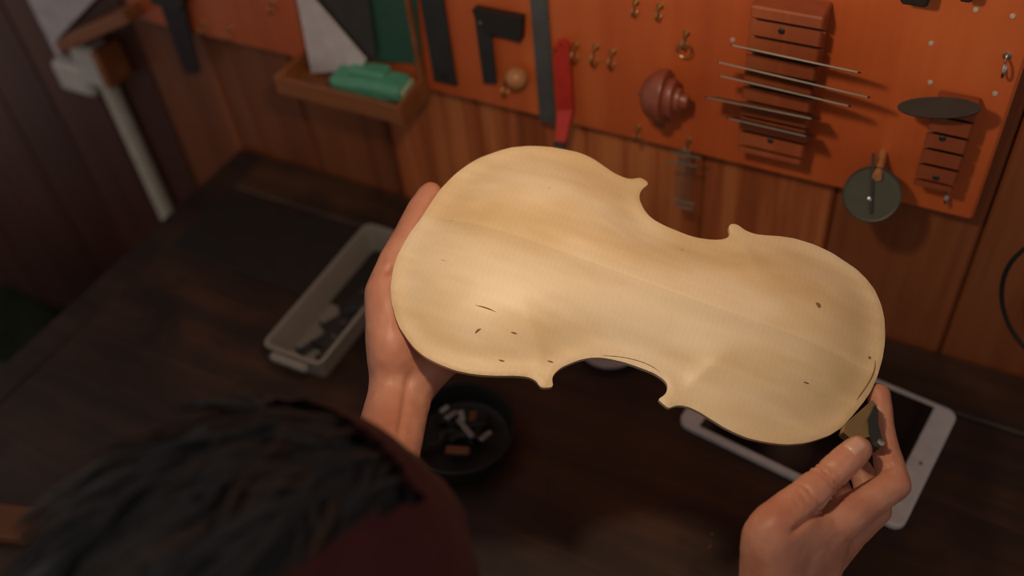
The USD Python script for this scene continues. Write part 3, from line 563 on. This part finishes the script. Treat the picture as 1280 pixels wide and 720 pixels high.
# dark blade hanging at the left
t = thing('palette_knife', label='dark long knife hanging on the left end of the panel', cat='knife')
slab_y([(178, -60), (205, -60), (228, 0), (249, 91), (240, 94), (230, 90), (205, 20)], PY-.009, .003, M_KNIFE, 'blade', t)
slab_y([(160, -70), (222, -70), (229, 5), (222, 14), (190, 5)], PY-.014, .010, M_BLACK, 'handle', t)

# white sheet, bracket and conduit on the far left
slab_y([(5, -60), (175, -60), (70, 50), (84, 97)], WY-.012, .003, M_PAPER, 'white_sheet', label='white sheet hanging at the top left corner of the wall', cat='sheet')
t = thing('wooden_bracket', label='small wooden bracket shelf over the white conduit at far left', cat='bracket')
a, b = on_y(75, 60, WY-.05), on_y(160, 22, WY-.05)
Lb = np.linalg.norm((b-a)[[0, 2]])
obj('shelf_board', moved(rbox(0, Lb, 0, .048, 0, .016, .002), frame([a[0], WY-.052, a[2]-.008], [b[0]-a[0], 0, b[2]-a[2]], [0, 1, 0])), M_TRAY, t)
obj('support', rbox(a[0]+.05, a[0]+.065, WY-.045, WY-.002, a[2]-.055, a[2]+.0, .002), M_TRAY, t)
cd = thing('white_conduit', label='white pipe with junction boxes running down the left of the wall', cat='conduit')
px = -1.1262
def cbox(u0, v0, u1, v1, y0): 
    a, b = on_y(u0, v0, y0), on_y(u1, v1, y0); return rbox(min(a[0], b[0]), max(a[0], b[0]), y0, WY-.001, min(a[2], b[2]), max(a[2], b[2]), .004)
obj('pipe', tube([(px, WY-.014, .02), (px, WY-.014, .90)], .0125, 18), M_PIPE, cd)
c = on_y(146, 88, WY-.03); obj('junction_box', rbox(px-.026, px+.026, WY-.034, WY-.002, .868, .935, .004), M_WHITE, cd)
obj('elbow', rbox(px-.092, px-.024, WY-.030, WY-.002, .838, .888, .006), M_WHITE, cd)

# cable loop at the right
cp = [on_y(u, v, .715) for u, v in ((1330, 290), (1290, 305), (1266, 325), (1254, 350), (1253, 380), (1262, 408), (1285, 438), (1330, 470))]
obj('cable', tube(spline(cp, 50), .0021, 8), M_CABLE, label='black cable hanging in a loop on the wall at the right edge', cat='cable')

# green sack on the floor at the far left
v = tm(trimesh.creation.icosphere(4)); q = np.array(v.vertices); q = np.sign(q)*np.abs(q)**.75
q = q*[.20, .17, .25]; q[:, 2] += .25; q[:, :2] *= (1-.35*np.clip((q[:, 2:]-.30)/.2, 0, 1)); q += (fbm(q*9, 3, 4)[:, None]-.5)*.05; q[:, 2] = np.maximum(q[:, 2]-q[:, 2].min(), .0)
sk = thing('canvas_sack', loc=(-1.48, .50, .001), label='dark green canvas sack standing on the floor beyond the bench', cat='sack')
obj('bag', (q, v.faces), M_SACK, sk, smooth=True)
obj('strap', tube(spline([(.10, -.05, .46), (.16, -.06, .50), (.21, -.04, .42), (.21, -.02, .28)], 20), .012, 8), M_STRAP, sk)

# ------------------------------------------------------------------ the person
def P(u, v, d): return at(u, v, d)
def smoothed(man, edge, it=12):
    mm = man.refine_to_length(edge).to_mesh(); q = trimesh.Trimesh(mm.vert_properties[:, :3], mm.tri_verts, process=True)
    trimesh.smoothing.filter_taubin(q, lamb=.5, nu=.52, iterations=it)
    return q
def to_man(q):
    q.merge_vertices(); return Manifold(m3.Mesh(np.asarray(q.vertices, np.float32), np.asarray(q.faces, np.uint32)))
# right hand: thumb over the small plane, index finger curled along the rim
RH = {
 'thumb': [((965, 668, .618), .0205), ((999, 629, .632), .0132), ((1037, 594, .641), .0106), ((1060, 573, .645), .0105), ((1072, 562, .647), .0093)],
 'index': [((1034, 663, .640), .0150), ((1080, 630, .645), .0118), ((1117, 606, .652), .0112), ((1107, 560, .672), .0092), ((1103, 540, .678), .0088), ((1099, 493, .692), .0078)],
 'middle': [((1030, 690, .662), .0145), ((1094, 638, .682), .0112), ((1080, 595, .696), .0092), ((1064, 570, .700), .0082)],
 'ring': [((1020, 716, .682), .0135), ((1066, 668, .706), .0106), ((1058, 628, .717), .0088), ((1046, 602, .720), .0078)],
 'little': [((1008, 738, .698), .0120), ((1035, 700, .722), .0092), ((1030, 668, .732), .0078), ((1033, 650, .733), .0070)]}
RW1, RW2 = (P(958, 722, .622), .0185), (P(1012, 742, .655), .0175)
RE = np.array([.055, .10, .935])
def hand(H, W1, W2, elbow, mid):
    C = {k: [(P(*a), r) for a, r in v] for k, v in H.items()}
    parts = [chain(v) for v in C.values()]
    kn = [C[k][0] for k in ('index', 'middle', 'ring', 'little')]
    for a, b in zip(kn[:-1], kn[1:]): parts.append(Manifold.batch_hull([sph(*a), sph(*b), sph(*W1), sph(*W2)]))
    parts.append(Manifold.batch_hull([sph(*C['thumb'][0]), sph(*W1), sph(*W2), sph(kn[0][0], kn[0][1]*.85)]))
    web = C['thumb'][0][0]*.35+C['thumb'][1][0]*.65; parts.append(Manifold.batch_hull([sph(web, .0095), sph(C['thumb'][0][0], .014), sph(kn[0][0]*.8+W1[0]*.2, .0105)]))
    parts.append(Manifold.batch_hull([sph(*W1), sph(*W2), sph(*mid)])); parts.append(hull2(mid[0], mid[1], elbow, .040, 20))
    return union(parts), C
rmid = ((RW1[0]+RW2[0])/2*.5+RE*.5, .036)
mR, CR = hand(RH, RW1, RW2, RE, rmid)
def pdp(u, v, o): return (u, v, plate_depth(u, v)+o)
LH = {
 'thumb': [(pdp(488, 440, .022), .0185), (pdp(481, 366, .018), .0158), (pdp(496, 322, .016), .0124), (pdp(510, 296, .014), .0116), (pdp(526, 262, .013), .0108), (pdp(538, 243, .012), .0097)],
 'index': [(pdp(540, 400, .030), .0140), (pdp(592, 330, .020), .0108), (pdp(627, 290, .016), .009), (pdp(652, 264, .014), .008)],
 'middle': [(pdp(556, 420, .032), .0140), (pdp(620, 360, .020), .0110), (pdp(660, 322, .014), .009), (pdp(688, 298, .012), .008)],
 'ring': [(pdp(566, 436, .034), .0130), (pdp(632, 392, .022), .0104), (pdp(670, 362, .015), .0086), (pdp(694, 342, .012), .0078)],
 'little': [(pdp(562, 446, .036), .0118), (pdp(612, 424, .026), .0090), (pdp(640, 406, .018), .0078), (pdp(660, 390, .014), .007)]}
LW1, LW2 = (P(491, 482, .716), .0168), (P(514, 486, .726), .0168)
LE = P(430, 760, .60)
lmid = (P(480, 575, .665), .0245)
mL, CL = hand(LH, LW1, LW2, LE, lmid)
hands = []
from scipy.sparse import coo_matrix
def soften(q, C, W1, W2, its=26):
    v = np.array(q.vertices); e = q.edges_unique; n = len(v)
    A = coo_matrix((np.ones(2*len(e)), (np.r_[e[:, 0], e[:, 1]], np.r_[e[:, 1], e[:, 0]])), (n, n)).tocsr(); deg = np.asarray(A.sum(1)).ravel()[:, None]
    d = np.full(n, 9.)
    for k, c in C.items():
        for (a, ra), (b, rb) in list(zip(c[:-1], c[1:]))[(1 if k == 'thumb' else 0):]:
            if k != 'thumb': a = a*.6+b*.4
            t = np.clip(((v-a)@(b-a))/((b-a)@(b-a)), 0, 1)[:, None]; d = np.minimum(d, np.linalg.norm(v-a-t*(b-a), axis=1))
    w = np.clip((d-.012)/.012, 0, 1)[:, None]
    for _ in range(its): v = v+.5*w*(A@v/deg-v)
    q.vertices = v; return q
for mm, cc, w1_, w2_ in ((mR, CR, RW1, RW2), (mL, CL, LW1, LW2)):
    q = soften(smoothed(mm, .0032, 28), cc, w1_[0], w2_[0]); vv = np.array(q.vertices)
    n_ = q.vertex_normals; vv = vv+n_*((fbm(vv*130, 3, 8)-.5)*.0011)[:, None]; q.vertices = vv; hands.append(q)
# creases over the right thumb joint
def crease(q, pts, depth, width):
    # a skin fold: sink the surface along a line that runs over the camera-facing side of the hand
    v = np.array(q.vertices); n = np.array(q.vertex_normals); c = (v-CAM) @ R.T; uv = c[:, :2]/c[:, 2:]*FPX+[640, 360]
    line = spline([(a, b, 0) for a, b in pts], 60)[:, :2]; d, k = cKDTree(line).query(uv); front = ((CAM-v)*n).sum(1) > 0
    fade = np.clip(np.minimum(k, 59-k)/8, .15, 1)
    q.vertices = v-n*(depth*fade*np.exp(-(d/width)**2)*front)[:, None]
vs_, fs_ = trimesh.remesh.subdivide(hands[0].vertices, hands[0].faces); hands[0] = trimesh.Trimesh(vs_, fs_, process=False)
crease(hands[0], [(988, 670), (998, 659), (1010, 650), (1026, 639), (1042, 627), (1056, 617)], .0032, 4.2)
crease(hands[0], [(1118, 580), (1110, 585), (1102, 586)], .0012, 2.5)
for a in ([(996, 612), (1004, 619), (1008, 628)], [(1004, 606), (1012, 613), (1017, 621)], [(990, 622), (997, 628), (1000, 636)]): crease(hands[0], a, .0007, 2.0)
for a in ([(1030, 581), (1040, 589), (1046, 598)], [(1035, 577), (1044, 584), (1051, 593)], [(1026, 586), (1034, 594), (1040, 602)]): crease(hands[0], a, .0009, 1.8)
crease(hands[1], [(513, 462), (507, 500), (498, 550)], .0022, 5.0); crease(hands[1], [(489, 332), (485, 338), (479, 340)], .0016, 4.0)
q = hands[0]; vv = np.array(q.vertices); n_ = np.array(q.vertex_normals)
ta = CR['thumb'][2][0]-CR['thumb'][1][0]; Ld = np.linalg.norm(ta); ta /= Ld
for c, w in ((CR['thumb'][2][0], .7), (CR['thumb'][2][0]-ta*.004, .9), (CR['thumb'][2][0]-ta*.0085, .6), (CR['thumb'][1][0]+ta*.006, .5)):
    s = (vv-c)@ta; rad = np.linalg.norm((vv-c)-s[:, None]*ta, axis=1); wob = (noise(vv*[220, 220, 220], 3)-.5)*.003
    vv = vv-n_*(w*.0016*np.exp(-((s+wob)/.0012)**2)*(rad < .016))[:, None]
q.vertices = vv
HC = P(322, 806, .47); face = np.array([.16, .93, -.33]); face /= np.linalg.norm(face); rightv = np.cross(face, [0, 0, 1]); rightv /= np.linalg.norm(rightv); upv = np.cross(rightv, face)
HM = np.eye(4); HM[:3, 0], HM[:3, 1], HM[:3, 2], HM[:3, 3] = rightv, face, upv, HC
def hp(x, y, z): return (HM @ np.array([x, y, z, 1]))[:3]
NECK = np.array([-.16, -.075, 1.085]); RS, LS = np.array([.045, -.12, 1.03]), np.array([-.345, -.10, 1.03]); PEL = np.array([-.15, -.26, .545])
head = union([Manifold.sphere(1, 40).scale([.074, .090, .086]), Manifold.batch_hull([sph((-.035, .052, -.055), .028, 20), sph((.035, .052, -.055), .028, 20), sph((0, .070, -.092), .017, 20), sph((0, .03, -.05), .05, 20), sph((0, .058, .02), .045, 20)]),
    Manifold.batch_hull([sph((0, .098, -.006), .006), sph((0, .117, -.038), .0085), sph((-.013, .100, -.042), .006), sph((.013, .100, -.042), .006)]),
    Manifold.batch_hull([sph((-.02, .094, -.066), .005), sph((.02, .094, -.066), .005), sph((0, .101, -.064), .0055)]), Manifold.batch_hull([sph((-.017, .0925, -.073), .005), sph((.017, .0925, -.073), .005), sph((0, .0985, -.074), .006)]),
    *[Manifold.batch_hull([sph((s*.074, -.004, .018), .008), sph((s*.083, -.016, .014), .008), sph((s*.078, -.006, -.035), .007)]) for s in (-1, 1)]])
hq = smoothed(head, .006, 6); hq.apply_transform(HM)
bodyp = [hull2(hp(0, -.015, -.06), .055, NECK, .058, 20), Manifold.batch_hull([sph(NECK, .06), sph(RS, .058), sph(LS, .058), sph((-.15, -.14, .98), .09)]),
    Manifold.batch_hull([sph(RS+[-.03, 0, -.05], .075), sph(LS+[.03, 0, -.05], .075), sph((-.22, -.19, .80), .095), sph((-.08, -.19, .80), .095)]),
    Manifold.batch_hull([sph((-.22, -.19, .80), .095), sph((-.08, -.19, .80), .095), sph(PEL+[-.075, 0, .02], .11), sph(PEL+[.075, 0, .02], .11)]),
    hull2(RS, .055, RE, .043, 20), hull2(LS, .055, LE, .043, 20)]
LEGS = []
for s in (-1, 1):
    hip, knee, ank, toe = PEL+[s*.09, .02, 0], np.array([PEL[0]+s*.13, .13, .53]), np.array([PEL[0]+s*.13, .09, .10]), np.array([PEL[0]+s*.15, .23, .04])
    LEGS.append((hip, knee, ank, toe)); bodyp += [hull2(hip, .085, knee, .058, 20), hull2(knee, .056, ank, .040, 20), Manifold.batch_hull([sph(ank+[0, -.02, -.055], .036), sph(ank, .038), sph(toe, .032)])]
bq = smoothed(union(bodyp), .016, 8)
skin = union([to_man(hands[0]), to_man(hands[1]), to_man(hq), to_man(bq)])
pe = thing('person', label='grey haired person in dark red seen from behind holding the violin back', cat='person')
obj('body', skin, M_SKIN, pe, smooth=60)
# clothes
swt = [Manifold.batch_hull([sph(RS, .069), sph(LS, .069), sph(NECK+[0, -.006, -.012], .074), sph((-.15, -.14, .98), .10)]),
    Manifold.batch_hull([sph(RS+[-.03, 0, -.05], .085), sph(LS+[.03, 0, -.05], .085), sph((-.22, -.19, .80), .106), sph((-.08, -.19, .80), .106)]),
    Manifold.batch_hull([sph((-.22, -.19, .80), .106), sph((-.08, -.19, .80), .106), sph(PEL+[-.075, 0, .06], .118), sph(PEL+[.075, 0, .06], .118)]),
    hull2(RS, .066, RE, .053, 20), hull2(LS, .066, LE, .053, 20)]
sq = smoothed(union(swt), .014, 6); v = np.array(sq.vertices); v = v+sq.vertex_normals*((fbm(v*18, 3, 6)-.5)*.014)[:, None]
obj('sweater', (v, sq.faces), M_CLOTH, pe, smooth=True)
trs = []
for hip, knee, ank, toe in LEGS: trs += [hull2(hip, .097, knee, .069, 20), hull2(knee, .068, ank+[0, 0, .02], .055, 20)]
trs.append(Manifold.batch_hull([sph(PEL+[-.075, 0, .0], .121), sph(PEL+[.075, 0, .0], .121)]))
tq = smoothed(union(trs), .02, 5); obj('trousers', tq, M_TROUSER, pe, smooth=True)
for hip, knee, ank, toe in LEGS: obj('shoe', smoothed(Manifold.batch_hull([sph(ank+[0, -.02, -.055], .042), sph(ank+[0, 0, -.02], .046), sph(toe, .038)]) - Manifold.cube([2, 2, .2]).translate([-1, -1, -.198]), .01, 2), M_BLACK, pe, smooth=True)
for s in (-1, 1): obj('eye', tm(*moved(trimesh.creation.icosphere(2, .0125), HM @ T(s*.031, .081, .002))), M_EYE, pe, smooth=True)
# thumbnail
tt, ti = CR['thumb'][4][0], CR['thumb'][3][0]; ax_ = tt-ti; ax_ /= np.linalg.norm(ax_); tow = CAM-tt; tow += np.array([-.25, 0, .1])
Mn = frame(ti+(tt-ti)*.75, ax_, np.cross(tow, ax_)); 
n_out = Mn[:3, 2] if Mn[:3, 2]@tow > 0 else -Mn[:3, 2]
g = [(a, b) for a in np.linspace(-.0065, .0075, 12) for b in np.linspace(-.0058, .0058, 12)]
hand_tree = trimesh.Trimesh(hands[0].vertices, hands[0].faces)
org = np.array([Mn[:3, 3]+Mn[:3, 0]*a+Mn[:3, 1]*b*(1-.10*(a > .004)) + n_out*.03 for a, b in g])
nail_v = []
kd = cKDTree(hands[0].vertices)
for o in org:
    w = np.array(hands[0].vertices)-o; s = w@(-n_out); lat = np.linalg.norm(w+s[:, None]*n_out, axis=1); k = np.where(lat < .0026)[0]
    k = k[s[k] < s[k].min()+.004] if len(k) else k
    nail_v.append(o-n_out*(np.average(s[k], weights=np.exp(-(lat[k]/.0012)**2)+1e-9) if len(k) else .022))
nail_v = np.array(nail_v); nv = nail_v+n_out*.0008
edge_ = np.array([max(abs(a-.0005)/.0070, abs(b)/.0058)**6 for a, b in g]); nv = nv-n_out*(.0013*np.clip(edge_, 0, 1))[:, None]
F = []
for i in range(11):
    for j in range(11): k = i*12+j; F += [(k, k+1, k+13), (k, k+13, k+12)]
F = np.array(F); V2 = np.vstack([nv, nv-n_out*.0009]); N1 = len(nv)
bd_ = [i*12 for i in range(12)]+[132+j for j in range(1, 12)]+[i*12+11 for i in range(10, -1, -1)]+[j for j in range(10, 0, -1)]
W_ = []
for a, b in zip(bd_, bd_[1:]+bd_[:1]): W_ += [(a, b, b+N1), (a, b+N1, a+N1)]
nm_ = trimesh.Trimesh(V2, np.vstack([F, F[:, ::-1]+N1, np.array(W_)]), process=False); trimesh.repair.fix_normals(nm_)
obj('thumbnail', nm_, M_NAIL, pe, smooth=True)
# hair: a thick cap and many locks combed back from the crown
hs_ = tm(trimesh.creation.icosphere(5)); q = np.array(hs_.vertices); keep = ~((q[:, 1] > .55) & (q[:, 2] < .45)) & (q[:, 2] > -.72)
fk = keep[hs_.faces].all(1)
dirs = q.copy(); q = q*[.094, .108, .104]+[0, -.004, .010]
lo = fbm(np.c_[dirs[:, 0]*9, dirs[:, 1]*2.5, dirs[:, 2]*9], 4, 3); q = q+dirs*((lo-.5)*.022)[:, None]
f = hs_.faces[fk]; n0 = len(q); inner_ = dirs*[.074, .088, .084]
V2 = np.vstack([q, inner_]); e = np.sort(np.vstack([f[:, [0, 1]], f[:, [1, 2]], f[:, [2, 0]]]), axis=1)
hm_ = trimesh.Trimesh(q, f, process=False)
obj('hair', moved((q, f), HM), M_HAIR, pe, smooth=True)
LK = [[], [], []]
for k in range(1000):
    d = nr.normal(size=3); d /= np.linalg.norm(d)
    if d[2] < -.45 or (d[1] > .5 and d[2] < .4): continue
    tang = np.array([d[0]*.3, -1.0+.3*nr.normal(), -.35+.25*nr.normal()]); tang -= d*(tang@d); tang /= np.linalg.norm(tang); side = np.cross(d, tang)
    l = nr.uniform(.03, .065); curl = nr.uniform(.002, .008); ph = nr.uniform(0, 6.28); lift = nr.uniform(.0, .007)+(.010 if (d[0] < -.35 and nr.random() < .5) else 0)
    pts = []
    for s in np.linspace(0, 1, 8):
        ang = l*s/.1; dd = d*math.cos(ang)+tang*math.sin(ang); b = dd*[.096, .110, .106]+[0, -.004, .010]
        pts.append(b+dd*lift*s+side*curl*math.sin(ph+5*s))
    LK[2 if (d[0] < -.35 and nr.random() < .55) else int(nr.random() < .33)].append(tube(np.array(pts), np.array([.0026, .0032, .0034, .0032, .0028, .0022, .0015, .0006])*nr.uniform(.45, .95), 5))
obj('hair_locks', moved(cat_(*LK[0]), HM), M_HAIR, pe, smooth=True, kind='stuff'); obj('hair_locks', moved(cat_(*LK[1]), HM), M_HAIRB, pe, smooth=True, kind='stuff'); obj('hair_locks', moved(cat_(*LK[2]), HM), M_HAIRG, pe, smooth=True, kind='stuff')
# dark red scarf band over the right side of the head
dirs = np.array(hs_.vertices); km = (dirs[:, 0] > .48) & (dirs[:, 2] > -.75) & (dirs[:, 1] < .62) | ((dirs[:, 1] > .50) & (dirs[:, 2] > .16))
f = hs_.faces[km[hs_.faces].all(1)]; q = dirs*[.106, .117, .114]+[0, -.004, .010]; q = q+dirs*((fbm(dirs*5, 2, 9)-.5)*.006)[:, None]
obj('headscarf', moved(cat_((q, f), (q-dirs*.003, f[:, ::-1])), HM), M_CLOTH, pe, smooth=True, label='dark red cloth around the front and right of the head')

# small brass plane in the right hand
pl = thing('finger_plane', label='small brass finger plane held by the right thumb against the rim', cat='plane')
bp = [(1057, 531), (1071, 517), (1090, 500), (1097, 507), (1087, 521), (1086, 546), (1066, 550), (1054, 540)]
dz_ = lambda u, v: plate_depth(u, v)-.012
top = np.array([P(u, v, dz_(u, v)) for u, v in bp]); nz = PM[:3, 2]
e = ext(np.array([[(p-PO)@PM[:3, 0], (p-PO)@PM[:3, 1]] for p in top]), .009)
obj('sole', moved(e, PM @ T(0, 0, float(np.mean([(p-PO)@nz for p in top]))-.009)), M_BRASS, pl)
bl = [(1094, 506), (1098, 512), (1098, 530), (1103, 549), (1100, 560), (1091, 557), (1086, 541), (1085, 524)]
tb_ = np.array([P(u, v, dz_(u, v)-.002) for u, v in bl]); e = ext(np.array([[(p-PO)@PM[:3, 0], (p-PO)@PM[:3, 1]] for p in tb_]), .011)
obj('iron', moved(e, PM @ T(0, 0, float(np.mean([(p-PO)@nz for p in tb_]))-.0112)), M_BLACK, pl)
c = P(1101, 553, dz_(1101, 553)-.003); obj('thumbscrew', moved(lathe([(0, -.003), (.0025, -.003), (.0025, .001), (0, .0015)], 14), frame(c, PM[:3, 0], PM[:3, 1])), M_STEEL, pl)

# stool under the person
st = thing('stool', loc=(PEL[0], PEL[1]-.02, 0), label='round wooden stool under the seated person', cat='stool')
obj('seat', moved(lathe([(0, 0), (.165, 0), (.17, .004), (.17, .026), (.163, .032), (0, .030)], 48), T(0, 0, .385)), M_STOOL, st)
for k in range(4):
    a = math.pi/4+k*math.pi/2; obj('leg', tube([(.11*math.cos(a), .11*math.sin(a), .386), (.16*math.cos(a), .16*math.sin(a), 0)], .015, 12), M_STOOL, st)
